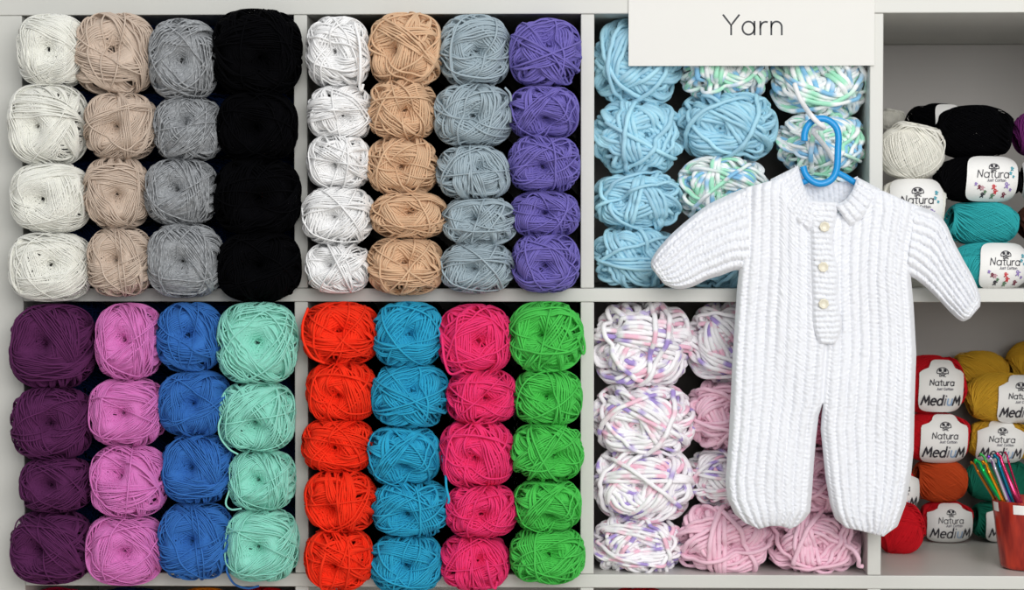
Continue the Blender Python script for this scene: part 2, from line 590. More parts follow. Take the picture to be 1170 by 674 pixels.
# chunky baby yarns (third column of cubbies)
EB = 'baby blue'
for cn, lab, bb, Yc in [
    ('baby blue', 'chunky baby blue yarn ball partly behind the Yarn sign', (680, 24, 776, 119), .052),
    ('baby blue', 'chunky baby blue yarn ball second from top of its column', (680, 115, 777, 199), .052),
    ('baby blue', 'chunky baby blue yarn ball third from top of its column', (680, 195, 776, 264), .052),
    ('baby blue', 'chunky baby blue yarn ball on the shelf, lowest beside the romper sleeve', (680, 258, 772, 329), .052),
    ('mint print', 'white mint and blue print yarn ball peeping below the Yarn sign middle', (777, 34, 878, 115), .056),
    ('baby blue', 'chunky baby blue yarn ball above a mint printed one', (778, 105, 883, 184), .056),
    ('mint print', 'white mint and blue print yarn ball behind the romper shoulder', (777, 180, 874, 253), .056),
    ('baby blue', 'chunky baby blue yarn ball below the romper sleeve, mostly covered', (776, 250, 874, 328), .056),
    ('mint print', 'white mint and blue print yarn ball above the blue hanger hook', (884, 42, 988, 135), .052),
    ('mint print', 'white mint and blue print yarn ball behind the blue hanger hook', (889, 130, 988, 199), .052),
    ('mint print', 'white mint and blue print yarn ball hidden behind the romper collar', (886, 197, 984, 264), .056),
    ('baby blue', 'chunky baby blue yarn ball hidden behind the romper buttons', (886, 262, 984, 328), .056),
    ('lilac print', 'white lilac and pink print yarn ball, topmost in front column of its cubby', (680, 345, 787, 443), .052),
    ('lilac print', 'white lilac and pink print yarn ball, second in its column of four', (680, 438, 790, 522), .052),
    ('lilac print', 'white lilac and pink print yarn ball, third in its column of four', (680, 510, 789, 594), .052),
    ('lilac print', 'white lilac and pink print yarn ball on the bottom shelf', (680, 588, 778, 656), .052),
    ('lilac print', 'white lilac and pink print yarn ball above a baby pink one, half covered', (788, 348, 884, 437), .060),
    ('baby pink', 'baby pink yarn ball between two lilac printed ones behind the romper', (787, 434, 882, 514), .060),
    ('lilac print', 'white lilac and pink print yarn ball between two baby pink ones', (787, 511, 880, 576), .060),
    ('baby pink', 'baby pink yarn ball on the shelf beside the lilac printed stack', (775, 573, 881, 657), .050),
    ('rose', 'rose pink yarn ball hidden behind the romper waist', (884, 352, 984, 434), .062),
    ('rose', 'rose pink yarn ball seen through the gap between romper legs', (886, 432, 984, 508), .062),
    ('baby pink', 'baby pink yarn ball seen low between the romper legs', (884, 506, 984, 582), .060),
    ('baby pink', 'baby pink yarn ball on the shelf below the romper legs', (880, 578, 979, 656), .050),
]:
    place_ball('chunky', bb, Yc, YM[cn], lab, 'chunky baby yarn balls', half=0.054)

# row of cubbies under the bottom shelf: only the crowns of the balls show
for cn, x0, x1 in (('crimson', 30, 105), ('navy', 102, 195), ('tangerine', 198, 266), ('scarlet', 262, 336), ('scarlet', 690, 770)):
    for k in range(4):
        lab = {0: '{} yarn ball just showing under the bottom shelf edge', }.get(k, '{} yarn ball deeper in the cubby under the bottom shelf').format(cn)
        if x0 == 690:
            lab = lab.replace('scarlet yarn ball', 'scarlet yarn ball below the lilac printed column')
        place_ball('fine', (x0, 672.5+k*77.5, x1, 750+k*77.5), 0.055, YM[cn], lab, cn+' yarn balls under the bottom shelf', half=0.048)

# back rows, mere slivers beyond counting, added in dark yarn to darken the gaps
def packed(cub, rows, mat, label, seed):
    r_ = np.random.default_rng(seed)
    pr = gen_ball(seed=900, loops=60, dia=0.09, segs=40, sides=4, nx=2.8, hole=(10, 30), band=(4, 8), singles=2)
    X0 = P(cub[0], cub[1], 0)
    X1 = P(cub[2], cub[3], 0)
    Vs, Qs, As, n = [], [], [], 0
    w = (X1[0]-X0[0])/4
    h = (X0[2]-X1[2])/rows
    org = np.array([(X0[0]+X1[0])/2, .13, X1[2]])
    for i in range(4):
        for j in range(rows):
            c = np.array([X0[0]+w*(i+.5), .13+r_.uniform(-.006, .006), X1[2]+h*(j+.5)])
            Vs.append(pr[0]*np.array([w*.465, .048, h*.465])*r_.choice([-1, 1], 3)*np.array([1, 1, 1])+c-org)
            Qs.append(pr[1]+n)
            As.append(pr[2])
            n += len(pr[0])
    o = link('gap_darkening_yarn', mesh_np('gap_darkening_yarn', np.vstack(Vs), np.vstack(Qs), np.concatenate(As)), mat, None, org)
    tag(o, label, 'yarn', kind='stuff')


packed((27, 17, 336, 330), 4, YM['navy'], 'dark yarn added behind the beige and grey columns to darken the gaps', 1)
packed((352, 16, 663, 330), 5, YM['black'], 'dark yarn added behind the camel and violet columns to darken the gaps', 2)
packed((28, 346, 337, 655), 4, YM['navy'], 'dark yarn added behind the plum and mint columns to darken the gaps', 3)
packed((352, 346, 663, 656), 5, YM['black'], 'dark yarn added behind the turquoise and green columns to darken the gaps', 4)

# ------------------------------------------------------------------ shelving unit
Wc, Pn, DEP = .335, .0165, .385
S_ = Wc+Pn
ZT = S_-Pn/2
NC = 4
XR_ = NC*S_-Pn/2
OUT = 0.048
ZB = -2*S_+Pn/2
unit = empty('shelving_unit', (0, 0, ZB-OUT))
tag(unit, 'white cube shelving unit with square cubbies full of yarn', 'shelf')
base_loc = np.array([0, 0, ZB-OUT])


def board(name, x0, x1, y0, y1, z0, z1, mat='shelf'):
    b = base_loc
    return link(name, box_mesh(name, x0-b[0], x1-b[0], y0-b[1], y1-b[1], z0-b[2], z1-b[2]), M[mat], unit)


board('top_panel', Pn/2-OUT, XR_+OUT, 0, DEP, ZT, ZT+OUT)
board('bottom_panel', Pn/2-OUT, XR_+OUT, 0, DEP, ZB-OUT, ZB)
board('side_panel', Pn/2-OUT, Pn/2, 0.0006, DEP, ZB+.0003, ZT-.0003)
board('side_panel', XR_, XR_+OUT, 0.0006, DEP, ZB+.0003, ZT-.0003)
for k in (0, -1):
    board('shelf_board', Pn/2+.0003, XR_-.0003, 0, DEP-.004, k*S_-Pn/2, k*S_+Pn/2)
for k in range(1, NC):
    for r in range(3):
        zt = (1-r)*S_-Pn/2
        board('divider', k*S_-Pn/2, k*S_+Pn/2, 0.0008, DEP-.004, zt-Wc+.0003, zt-.0003)
board('back_panel', Pn/2+.0003, XR_-.0003, DEP-.004, DEP, ZB+.0003, ZT-.0003, 'back')

# room: the wall behind and the floor under the unit
w = link('wall_back', box_mesh('wall_back', -2.2, 3.6, DEP+.012, DEP+.112, ZB-OUT-.02, 1.75, 0), M['wall'])
w['kind'] = 'structure'
f = link('floor', box_mesh('floor', -2.2, 3.6, -3.6, DEP+.112, ZB-OUT-.06, ZB-OUT-.0005, 0), M['floor'])
f['kind'] = 'structure'

# ------------------------------------------------------------------ stroke lettering


def arc(cx, cy, rx, ry, a0, a1, n=14):
    a = np.radians(np.linspace(a0, a1, n))
    return [(cx+rx*math.cos(t), cy+ry*math.sin(t)) for t in a]


GL = {  # glyphs: width, polylines; y up, x-height 1, cap 1.5
    'Y': (1.1, [[(0, 1.5), (.55, .72), (1.1, 1.5)], [(.55, .74), (.55, 0)]]),
    'a': (1.0, [arc(.48, .5, .46, .5, 0, 360, 26), [(.94, 1.0), (.94, 0)]]),
    'r': (.55, [[(.05, 1.0), (.05, 0)], arc(.45, .52, .40, .46, 180, 75, 10)]),
    'n': (.85, [[(.05, 1.0), (.05, 0)], arc(.425, .58, .375, .42, 180, 0, 14)+[(.8, 0)]]),
    'N': (1.05, [[(.05, 0), (.1, 1.45), (.9, .05), (.98, 1.5)]]),
    't': (.6, [[(.3, 1.4), (.3, .1), (.5, 0)], [(0, 1.0), (.6, 1.04)]]),
    'u': (.85, [[(.05, 1.0)]+arc(.42, .42, .37, .42, 180, 360, 14)+[(.79, 1.0)], [(.79, 1.0), (.8, 0)]]),
    'M': (1.3, [[(.0, 0), (.2, 1.45), (.65, .3), (1.05, 1.5), (1.25, 0)]]),
    'e': (.9, [[(.05, .55), (.85, .55)]+arc(.45, .5, .42, .5, 5, 310, 18)]),
    'd': (1.0, [arc(.45, .48, .42, .48, 0, 360, 22), [(.88, 1.55), (.88, 0)]]),
    'i': (.3, [[(.12, 1.0), (.12, 0)], [(.12, 1.35), (.13, 1.48)]]),
    'J': (.6, [[(.5, 1.45), (.5, .25)]+arc(.27, .25, .23, .25, 0, -170, 8)]),
    's': (.6, [arc(.3, .74, .25, .25, 40, 270, 10)+arc(.3, .25, .25, .25, 90, -140, 10)]),
    'C': (1.0, [arc(.55, .73, .5, .75, 50, 310, 18)]),
    'o': (.9, [arc(.43, .5, .41, .5, 0, 360, 20)]),
    'D': (1.0, [[(.05, 0), (.05, 1.5)]+arc(.1, .75, .8, .75, 90, -90, 14)+[(.05, 0)]]),
    ' ': (.5, []),
}


def text_lines(txt, gap=.22, slant=0.0):
    x = 0
    out = []
    for ch in txt:
        w_, pl = GL[ch]
        for p in pl:
            out.append([(x+a+slant*b, b) for a, b in p])
        x += w_+gap
    return out, x-gap


def ribbon(pl, hw):
    """flat ribbon along a 2-D polyline: verts, quads"""
    p = np.asarray(pl, float)
    # densify
    q = [p[0]]
    for a, b in zip(p[:-1], p[1:]):
        n = max(1, int(np.linalg.norm(b-a)/(hw*2.5)))
        for k in range(1, n+1):
            q.append(a+(b-a)*k/n)
    p = np.array(q)
    t = np.gradient(p, axis=0)
    t /= np.linalg.norm(t, axis=1)[:, None]+1e-9
    p[0] -= t[0]*hw*0.6
    p[-1] += t[-1]*hw*0.6
    nrm = np.stack([-t[:, 1], t[:, 0]], -1)*hw
    V = np.stack([p+nrm, p-nrm], 1).reshape(-1, 2)
    i = np.arange(len(p)-1)*2
    Q = np.stack([i, i+1, i+3, i+2], -1)
    return V, Q


def ribbons(lines, hw):
    Vs, Qs, n = [], [], 0
    for pl in lines:
        V, Q = ribbon(pl, hw)
        Vs.append(V)
        Qs.append(Q+n)
        n += len(V)
    return np.vstack(Vs), np.vstack(Qs)


# sign
sY = -0.0022
p00 = P(718, 75.5, sY)
p10 = P(999, 74.0, sY)
sc = P(858, 75, sY)
sign = empty('sign_board', (sc[0], sY, sc[2]))
tag(sign, 'white card sign reading Yarn fixed over the top edge of the shelf', 'sign')
b0 = np.array(sign.location)
link('card', box_mesh('card', p00[0]-b0[0], p10[0]-b0[0], -.0012, .0018, p00[2]-b0[2], p00[2]+.155-b0[2], .0004), M['sign'], sign)
lines = []
for ch, x0, x1 in (('Y', 826.3, 844.5), ('a', 848.0, 863.0), ('r', 868.0, 876.5), ('n', 880.5, 894.0)):
    w_, pl = GL[ch]
    for p in pl:
        lines.append([(x0+a/w_*(x1-x0), 39.6-(b*15.0)) for a, b in p])
V2, Q2 = ribbons(lines, 1.05)
V3 = np.array([P(a, b, sY-.0013)-b0 for a, b in V2])
link('lettering', mesh_np('lettering', V3, Q2[:, ::-1], smooth=False), M['ink'], sign)

# ------------------------------------------------------------------ cotton balls with paper bands


def label_patch(w, b, h, off, xc, wl, hl, top_tab=True):
    """paper band over the front of a ball of half sizes w,b,h; local coordinates, front is -y"""
    def surf(x, z, o):
        k = np.clip((np.abs(x)/(w+o))**2.3+(np.abs(z)/(h+o))**2.3, 0, 0.995)
        y = -(b+o)*(1-k**(2.2/2.3))**(1/2.2)
        return np.stack([x, y, z], -1)
    n, m = 72, 16
    a = np.arange(n)/n*2*PI
    ex = 5.0
    r = (np.abs(np.cos(a)/wl)**ex+np.abs(np.sin(a)/hl)**ex)**(-1/ex)
    rho = np.linspace(0, 1, m)
    X = xc+rho[:, None]*r[None]*np.cos(a)[None]
    Z = rho[:, None]*r[None]*np.sin(a)[None]
    if top_tab:
        tz = np.clip((Z/hl-.52)/.22, 0, 1)
        X = xc+(X-xc)*(1-.42*tz*tz*(3-2*tz))
    V = surf(X, Z, off).reshape(-1, 3)
    i = np.arange(m-1)[:, None]*n
    j = np.arange(n)[None]
    k = (j+1) % n
    Q = np.stack([i+j, i+n+j, i+n+k, i+k], -1).reshape(-1, 4)
    return V, Q, surf


INK = {k: plain('print_'+k, c, 0.6) for k, c in {'dark': (48, 46, 54), 'grey': (120, 118, 126), 'violet': (150, 128, 190), 'red': (206, 52, 60),
                                                 'green': (92, 128, 96), 'maroon': (120, 40, 62), 'teal': (92, 166, 182), 'blush': (196, 150, 160),
                                                 'blue': (150, 180, 214)}.items()}
EMB = [arc(0, -.32, 1.0, .92, 196, -16, 24), [(-.96, -.55), (.96, -.55)], arc(-.42, .0, .22, .16, 0, 360, 10), arc(.42, .0, .22, .16, 0, 360, 10),
       arc(-.42, .0, .06, .05, 0, 360, 6), arc(.42, .0, .06, .05, 0, 360, 6), [(-.2, -.3), (.2, -.3)], [(-.62, .3), (-.2, .26)], [(.2, .26), (.62, .3)]]


def put_label(ball, bbox, Y, half, lab, medium, text=True, tilt=0.0):
    """lab = label bbox in photo pixels, on the ball of bbox"""
    s = mpp(Y)
    w, h = (bbox[2]-bbox[0])*s/2, (bbox[3]-bbox[1])*s/2
    sf = mpp(Y-half)
    xc = ((lab[0]+lab[2])/2-(bbox[0]+bbox[2])/2)*sf
    wl, hl = (lab[2]-lab[0])*sf/2, min((lab[3]-lab[1])*sf/2, h*0.985)
    V, Q, surf = label_patch(w, half, h, .0030, xc, wl, hl, medium)

    def add(name, lines2, hw, mat, o):
        V2, Q2 = ribbons(lines2, hw)
        return link(name, mesh_np(name, surf(V2[:, 0], V2[:, 1], o), Q2[:, ::-1], smooth=False), mat, piv)
    loc = ball.location
    piv = link('paper_band', mesh_np('paper_band', V, Q), M['label'], None)
    piv.parent = ball
    piv.matrix_parent_inverse = Matrix.Identity(4)
    # undo the ball's own rotation and scale
    piv.matrix_basis = (Matrix.LocRotScale(Vector((0, 0, 0)), ball.rotation_euler.to_quaternion(), ball.scale)).inverted() @ Matrix.Rotation(tilt, 4, 'Y')
    if not text:
        return piv
    o = .0037
    u = hl*2
    zt = .30 if medium else .27

    def fit(txt, cx, cz, width, slant=0.05):
        ln, tw = text_lines(txt, slant=slant)
        k = width/tw
        return [[(cx+(a-tw/2)*k, cz+b*k) for a, b in p] for p in ln], k
    ew = u*(.11)
    add('emblem', [[(xc+a*ew, u*zt+b*ew*.85) for a, b in p] for p in EMB], u*.0085, INK['dark'], o)
    ln, k = fit('DMC', xc, u*zt-ew*1.02, ew*1.15, 0)
    add('small_lettering', ln, u*.006, INK['dark'], o)
    nw = wl*1.22 if not medium else wl*1.08
    zn = (.02 if not medium else .02)*u
    ln, k = fit('Natura', xc-wl*.02, zn, nw)
    add('brand_lettering', ln, u*.0095, INK['dark'], o)
    ln, k = fit('Just Cotton', xc+wl*.12, zn-u*.085, wl*.72)
    add('small_lettering', ln, u*.006, INK['grey'], o)
    if medium:
        ln, k = fit('MediuM', xc, -u*.36, wl*1.72, 0.12)
        # the last but one letter is paler
        parts = []
        x = 0
        for ch, colr in zip('MediuM', ('dark', 'dark', 'dark', 'grey', 'blue', 'dark')):
            w_, pl = GL[ch]
            parts.append((colr, [[(x+a+.12*b2, b2) for a, b2 in p] for p in pl]))
            x += w_+.22
        tw = x-.22
        kk = wl*1.72/tw
        for colr in ('dark', 'grey', 'blue'):
            sel = [[(xc+(a-tw/2)*kk, -u*.36+b2*kk*1.15) for a, b2 in p] for c2, pls in parts if c2 == colr for p in pls]
            add('size_lettering', sel, u*(.0175 if colr == 'dark' else .014), INK[colr], o)
    else:
        # small printed motifs of yarn toys
        for colr, items in (('maroon', [(-.52, -.20, .10), (.46, -.36, .12)]), ('dark', [(-.36, -.37, .11)]), ('red', [(.02, -.19, .11), (.10, -.29, .12)]),
                            ('violet', [(.52, -.15, .14), (.70, -.24, .06), (-.66, -.13, .07)]), ('green', [(.02, -.39, .11), (-.28, -.30, .07)]),
                            ('blush', [(-.40, -.22, .10)]), ('teal', [(.72, .22, .09), (.66, .12, .07), (.78, .05, .05)])):
            ls = []
            for (a, b2, rr) in items:
                cx_, cz_, q_ = xc+a*wl, b2*u, rr*wl
                ls.append(arc(cx_, cz_+q_*.5, q_*.35, q_*.35, 0, 330, 7)+[(cx_+q_*.1, cz_), (cx_-q_*.5, cz_-q_*.7), (cx_-q_*.1, cz_-q_*.2), (cx_+q_*.5, cz_-q_*.75), (cx_+q_*.3, cz_+q_*.2), (cx_+q_*.9, cz_+q_*.35)])
            add('printed_motif', ls, u*.0125, INK[colr], o)
    return piv


CB = 'cotton balls on the end shelves'


def cotton(cn, bb, Y, label, lab=None, medium=False, proto=0, rot=0, half=.040, group=CB, tilt=0.0, text=True):
    o = place_ball('cotton', bb, Y, YM[cn], label, group, half=half, proto=proto, rot=rot)
    if lab:
        put_label(o, bb, Y, half, lab, medium, text, tilt=tilt)
    return o


# upper right cubby
cotton('ivory', (1004, 139, 1079, 206), .075, 'round ivory cotton ball on top of its stack, no paper band showing', proto=3, half=.038)
cotton('ivory', (1003, 203, 1081, 266), .075, 'ivory cotton ball with paper band, just above the romper shoulder', lab=(1012, 204, 1072, 264), proto=1)
cotton('ivory', (1003, 264, 1081, 331), .075, 'ivory cotton ball hidden behind the romper sleeve', proto=0)
cotton('black', (1067, 120, 1158, 183), .085, 'black cotton ball on top of the stack beside the round ivory one', proto=1)
cotton('black', (1066, 178, 1166, 232), .075, 'black cotton ball with white printed band above two teal balls', lab=(1097, 178, 1157, 230), proto=0, tilt=0.03)
cotton('teal', (1079, 229, 1163, 281), .072, 'teal cotton ball under the black banded one, no band showing', proto=2)
cotton('teal', (1084, 276, 1174, 331), .055, 'teal cotton ball with white printed band on the shelf edge', lab=(1112, 277, 1169, 330), proto=4, tilt=0.03)
cotton('black', (1033, 118, 1110, 176), .20, 'black cotton ball further back behind the ivory and black ones', lab=(1062, 119, 1092, 172), proto=2, text=False)
cotton('ivory', (1003, 124, 1034, 150), .30, 'small pale ball far back near the cubby wall', proto=3, half=.024)
cotton('purple', (1156, 124, 1236, 182), .11, 'purple cotton ball cut by the picture edge above a banded black one', proto=0)
cotton('black', (1163, 180, 1248, 231), .085, 'black cotton ball with white band cut by the picture edge', lab=(1165, 181, 1232, 229), proto=1)
cotton('brown', (1161, 229, 1246, 279), .075, 'dark brown cotton ball cut by the picture edge', proto=4)
cotton('purple', (1166, 277, 1250, 331), .075, 'dark purple cotton ball on the shelf cut by the picture edge', proto=2)
# lower right cubby
HY = .285
cotton('red', (1022, 405, 1104, 473), HY, 'red cotton ball with white band, on top beside the mustard ones', lab=(1044, 412, 1096, 472), medium=True, proto=0, tilt=.03)
cotton('red', (1026, 470, 1109, 528), HY, 'red cotton ball with white band directly above the rust ball', lab=(1046, 471, 1101, 527), medium=True, proto=1, tilt=.03)
cotton('rust', (1042, 523, 1105, 574), HY, 'plain rust orange cotton ball without band', proto=2, half=.036)
cotton('red', (1049, 571, 1112, 618), HY, 'red cotton ball with white band at floor of lower cubby', lab=(1055, 572, 1107, 617), medium=True, proto=1, half=.036)
cotton('red', (976, 532, 1049, 585), .225, 'red cotton ball with band edge showing beside the romper leg', lab=(992, 533, 1048, 584), medium=True, proto=0, half=.036)
cotton('red', (1000, 574, 1056, 633), .185, 'bright red cotton ball at the front below the romper cuff', proto=4, half=.038)
cotton('mustard', (1086, 400, 1152, 452), .325, 'plain mustard cotton ball on top of the mustard stack', proto=2, half=.036)
cotton('mustard', (1101, 425, 1190, 483), HY-.005, 'mustard cotton ball with white band, upper of the two banded', lab=(1133, 427, 1184, 482), medium=True, proto=0, tilt=.03)
cotton('mustard', (1104, 478, 1178, 528), HY, 'mustard cotton ball with white band, directly above the green one', lab=(1111, 479, 1164, 527), medium=True, proto=1, tilt=.04)
cotton('mustard', (1150, 388, 1225, 440), .33, 'plain mustard cotton ball cut by the picture edge', proto=4, half=.036)
cotton('mustard', (1180, 478, 1255, 528), HY, 'mustard cotton ball with white band beyond the picture edge', proto=1)
cotton('mustard', (1188, 430, 1262, 481), HY+.01, 'plain mustard cotton ball in the third stack beyond the picture edge', proto=2)
cotton('bottle green', (1180, 524, 1255, 573), HY, 'plain bottle green cotton ball in the third stack beyond the picture edge', proto=4, half=.036)
cotton('bottle green', (1184, 571, 1258, 618), HY, 'bottle green cotton ball on the shelf floor behind the red cup, unbanded', proto=1, half=.036)
cotton('bottle green', (1101, 524, 1178, 573), HY, 'plain bottle green cotton ball behind the crochet hooks', proto=0, half=.036)
cotton('bottle green', (1108, 571, 1182, 618), HY, 'bottle green cotton ball with white band behind the red cup', lab=(1121, 572, 1175, 617), medium=True, proto=2, half=.036)

# ------------------------------------------------------------------ cup of crochet hooks
m, nt, b = new_mat('cup_red_painted_glints')  # diagonal streaks in the red paint holographic reflections into the colour
tc = nt.nodes.new('ShaderNodeTexCoord')
mp = nt.nodes.new('ShaderNodeMapping')
mp.inputs['Rotation'].default_value = (0, math.radians(38), 0)
mp.inputs['Scale'].default_value = (60, 60, 9)
nz = nt.nodes.new('ShaderNodeTexNoise')
nz.inputs['Scale'].default_value = 1.4
nz.inputs['Detail'].default_value = 3
rp = nt.nodes.new('ShaderNodeValToRGB')
rp.color_ramp.elements[0].position = .36
rp.color_ramp.elements[0].color = (*lin((128, 26, 22)), 1)
rp.color_ramp.elements[1].position = .66
rp.color_ramp.elements[1].color = (*lin((206, 62, 40)), 1)
nt.links.new(tc.outputs['Object'], mp.inputs['Vector'])
nt.links.new(mp.outputs['Vector'], nz.inputs['Vector'])
nt.links.new(nz.outputs['Fac'], rp.inputs['Fac'])
nt.links.new(rp.outputs['Color'], b.inputs['Base Color'])
b.inputs['Roughness'].default_value = .25
b.inputs['Metallic'].default_value = .25
b.inputs['Coat Weight'].default_value = .2
M['cup'] = m

CY = .062
cb = P(1175, 646, CY)
zfl = -S_+Pn/2
cup = empty('hook_cup', (cb[0], CY, zfl+.0004))
tag(cup, 'red tapered plastic cup holding crochet hooks on the lower shelf', 'cup')
sc_ = mpp(CY)
rt_, rb_, hc = 41*sc_, 32*sc_, 78*sc_
V, Q = lathe([(0.0005, 0.0), (rb_*.86, 0.0), (rb_*.97, .0022), (rb_, .006), (rb_+(rt_-rb_)*.5, hc*.5), (rt_, hc), (rt_-.0008, hc+.0006), (rt_-.0018, hc), (rb_+(rt_-rb_)*.5-.0018, hc*.5), (rb_-.0018, .006), (rb_*.9, .0022), (.0005, .0022)], 64)
link('cup_body', mesh_np('cup_body', V, Q), M['cup'], cup)


def sticker(az0, az1, z0, z1):
    n = 12
    a = np.linspace(az0, az1, n)
    rr0 = rb_+(rt_-rb_)*(z0-.006)/(hc-.006)+.0005
    rr1 = rb_+(rt_-rb_)*(z1-.006)/(hc-.006)+.0005
    V = np.concatenate([np.stack([rr0*np.cos(a), rr0*np.sin(a), a*0+z0], -1), np.stack([rr1*np.cos(a), rr1*np.sin(a), a*0+z1], -1)])
    i = np.arange(n-1)
    Q = np.stack([i, i+1, i+1+n, i+n], -1)
    o = link('price_sticker', mesh_np('price_sticker', V, Q), M['label'], cup)
    o['label'] = 'small white price sticker'
    return V


sticker(math.radians(-128), math.radians(-98), hc-13*sc_, hc-2.5*sc_)
sticker(math.radians(-176), math.radians(-158), hc-12*sc_, hc-1.5*sc_)


def metal_hook(rgb):
    return plain('hook_anodised', rgb, .22, metal=.85)


HK = [  # head pixel, foot pixel at rim, depth at head, depth at rim, radius px, colour, label
    ((1111, 528), (1138, 575), .040, .062, 1.7, (196, 118, 36), 'bronze crochet hook leaning furthest out of the red cup'),
    ((1116.5, 526), (1143, 574), .034, .046, 2.6, (24, 190, 92), 'bright green crochet hook second out from the cup side'),
    ((1124.5, 528), (1146, 574), .040, .044, 2.3, (240, 150, 30), 'golden orange crochet hook beside the bright green one'),
    ((1122, 519), (1150, 574), .060, .055, 2.0, (70, 176, 90), 'green crochet hook rising behind the golden one'),
    ((1131, 522), (1153.5, 574), .042, .046, 2.0, (150, 80, 214), 'purple crochet hook in the red cup'),
    ((1133, 524), (1149, 574), .030, .036, 1.8, (214, 206, 226), 'silver lilac crochet hook in the red cup'),
    ((1138, 521), (1157, 574), .050, .052, 2.4, (24, 130, 160), 'teal blue crochet hook in the red cup'),
    ((1141, 519), (1163, 574), .060, .058, 2.4, (236, 70, 120), 'pink crochet hook with flattened thumb grip'),
    ((1149, 517), (1167, 574), .075, .070, 1.3, (176, 30, 78), 'thin dark crimson crochet hook at back of red cup'),
]
for (hx, hy), (fx, fy), Yh, Yr, rp_, rgb, lab in HK:
    top = P(hx, hy, Yh)
    rim = P(fx, fy, Yr)
    vr = rim[:2]-np.array([cb[0], CY])
    if np.linalg.norm(vr) > rt_-.006:
        rim[:2] = np.array([cb[0], CY])+vr/np.linalg.norm(vr)*(rt_-.006)
    d = rim-top
    foot = rim+d*((zfl+.006-rim[2])/d[2])*0.98
    # keep the foot inside the cup
    ctr = np.array([cb[0], CY])
    v = foot[:2]-ctr
    lim = rb_*.82
    if np.linalg.norm(v) > lim:
        foot[:2] = ctr+v/np.linalg.norm(v)*lim
    L = np.linalg.norm(foot-top)
    ax = (foot-top)/L
    side = np.cross(ax, [0, 1, 0])
    side /= np.linalg.norm(side)
    r = rp_*sc_
    o = empty('crochet_hook', foot)
    tag(o, lab, 'crochet hook', 'crochet hooks in the red cup')
    mt = metal_hook(rgb)
    ss = np.linspace(0, 1, 40)
    rad = np.full(40, r)
    pts = top+ax*(L*ss)[:, None]
    if 'flattened' in lab:
        rad = r*(1+.75*np.exp(-((ss-.36)/.10)**2))
    rad[0] = r*.55
    V, F = tube(pts[3:]-foot, rad[3:], 10)
    link('shaft', mesh_np('shaft', V, F), mt, o)
    # head with throat and lip
    hp = [top+ax*L*.085, top+ax*L*.055+side*r*.2, top+ax*L*.028+side*r*.45, top+ax*.0006-side*r*.1, top-ax*r*.6-side*r*.7, top+ax*r*.9-side*r*1.35]
    c = catmull(hp, 6)
    rr = np.interp(np.linspace(0, 1, len(c)), [0, .3, .55, .75, 1], [r*.98, r*.75, r*.7, r*.8, r*.3])
    V, F = tube(c-foot, rr, 10)
    link('hook_head', mesh_np('hook_head', V, F), mt, o)

# ------------------------------------------------------------------ knitted romper
RY = -0.050                       # middle depth of the garment
PXM = mpp(RY)


def lut(pts):
    p = np.array(pts, float)
    return lambda v: np.interp(v, p[:, 0], p[:, 1])


def smooth_noise(shape, cells, rng):
    g = rng.normal(0, 1, (cells[0]+3, cells[1]+3))
    u = np.linspace(0, cells[0], shape[0])
    v = np.linspace(0, cells[1], shape[1])
    iu, iv = u.astype(int), v.astype(int)
    fu, fv = (u-iu)[:, None], (v-iv)[None, :]
    fu, fv = fu*fu*(3-2*fu), fv*fv*(3-2*fv)
    a = g[np.ix_(iu, iv)]
    b_ = g[np.ix_(iu+1, iv)]
    c = g[np.ix_(iu, iv+1)]
    d = g[np.ix_(iu+1, iv+1)]
    return a*(1-fu)*(1-fv)+b_*fu*(1-fv)+c*(1-fu)*fv+d*fu*fv


nrng = np.random.default_rng(11)


def knit(U, Vpx, nrib, st=4.7, amp=1.0):
    """height in px of rib knitting: U in 0..1 across nrib ribs, Vpx distance along the rib"""
    ph = U*nrib
    idx = np.floor(ph)
    loc = ph-idx
    ridge = np.abs(np.sin(PI*loc))**0.62
    lr = np.abs(loc-.5)*2
    off = (np.sin(idx*12.9898)*43758.5453) % 1.0
    s_ = Vpx/st+off+lr*.18
    stitch = np.abs(np.sin(PI*s_))**.8
    hole = (1-ridge)*(stitch-.5)
    return amp*(5.4*ridge+.22*stitch*ridge+2.4*hole)


def roll(d, r):
    t = np.clip(d/np.maximum(r, 1e-3), 0, 1)
    return np.sqrt(np.clip(1-(1-t)**2, 0, 1))


def sheet_to_world(X, Y, D):
    """pixel positions and forward depth (px) -> world, for a garment hanging at RY"""
    k = PXM
    c = P(943, 400, RY)
    # positions on the plane y = RY, then moved out by D
    base = np.array([P(x, y, RY) for x, y in zip(X.ravel(), Y.ravel())])
    base[:, 1] -= D.ravel()*k
    # keep the silhouette: perspective correction for the moved depth
    f = (base[:, 1]-CAM[1])/(RY-CAM[1])
    base[:, 0] = CAM[0]+(base[:, 0]-CAM[0])*f
    base[:, 2] = CAM[2]+(base[:, 2]-CAM[2])*f
    return base.reshape(X.shape+(3,))


def grid_faces(nr, nc, start=0, flip=False):
    i = np.arange(nr-1)[:, None]*nc
    j = np.arange(nc-1)[None]
    Q = np.stack([i+j, i+nc+j, i+nc+j+1, i+j+1], -1).reshape(-1, 4)+start
    return Q[:, ::-1] if flip else Q


def weld(name, Vs, Fs, dist=2e-5):
    n = 0
    F = []
    for v, f in zip(Vs, Fs):
        F.append(f+n)
        n += len(v)
    me = mesh_np(name, np.vstack(Vs), np.vstack(F))
    bm = bmesh.new()
    bm.from_mesh(me)
    bmesh.ops.remove_doubles(bm, verts=bm.verts, dist=dist)
    bmesh.ops.recalc_face_normals(bm, faces=bm.faces)
    bm.to_mesh(me)
    bm.free()
    me.polygons.foreach_set('use_smooth', np.ones(len(me.polygons), dtype=bool))
    return me


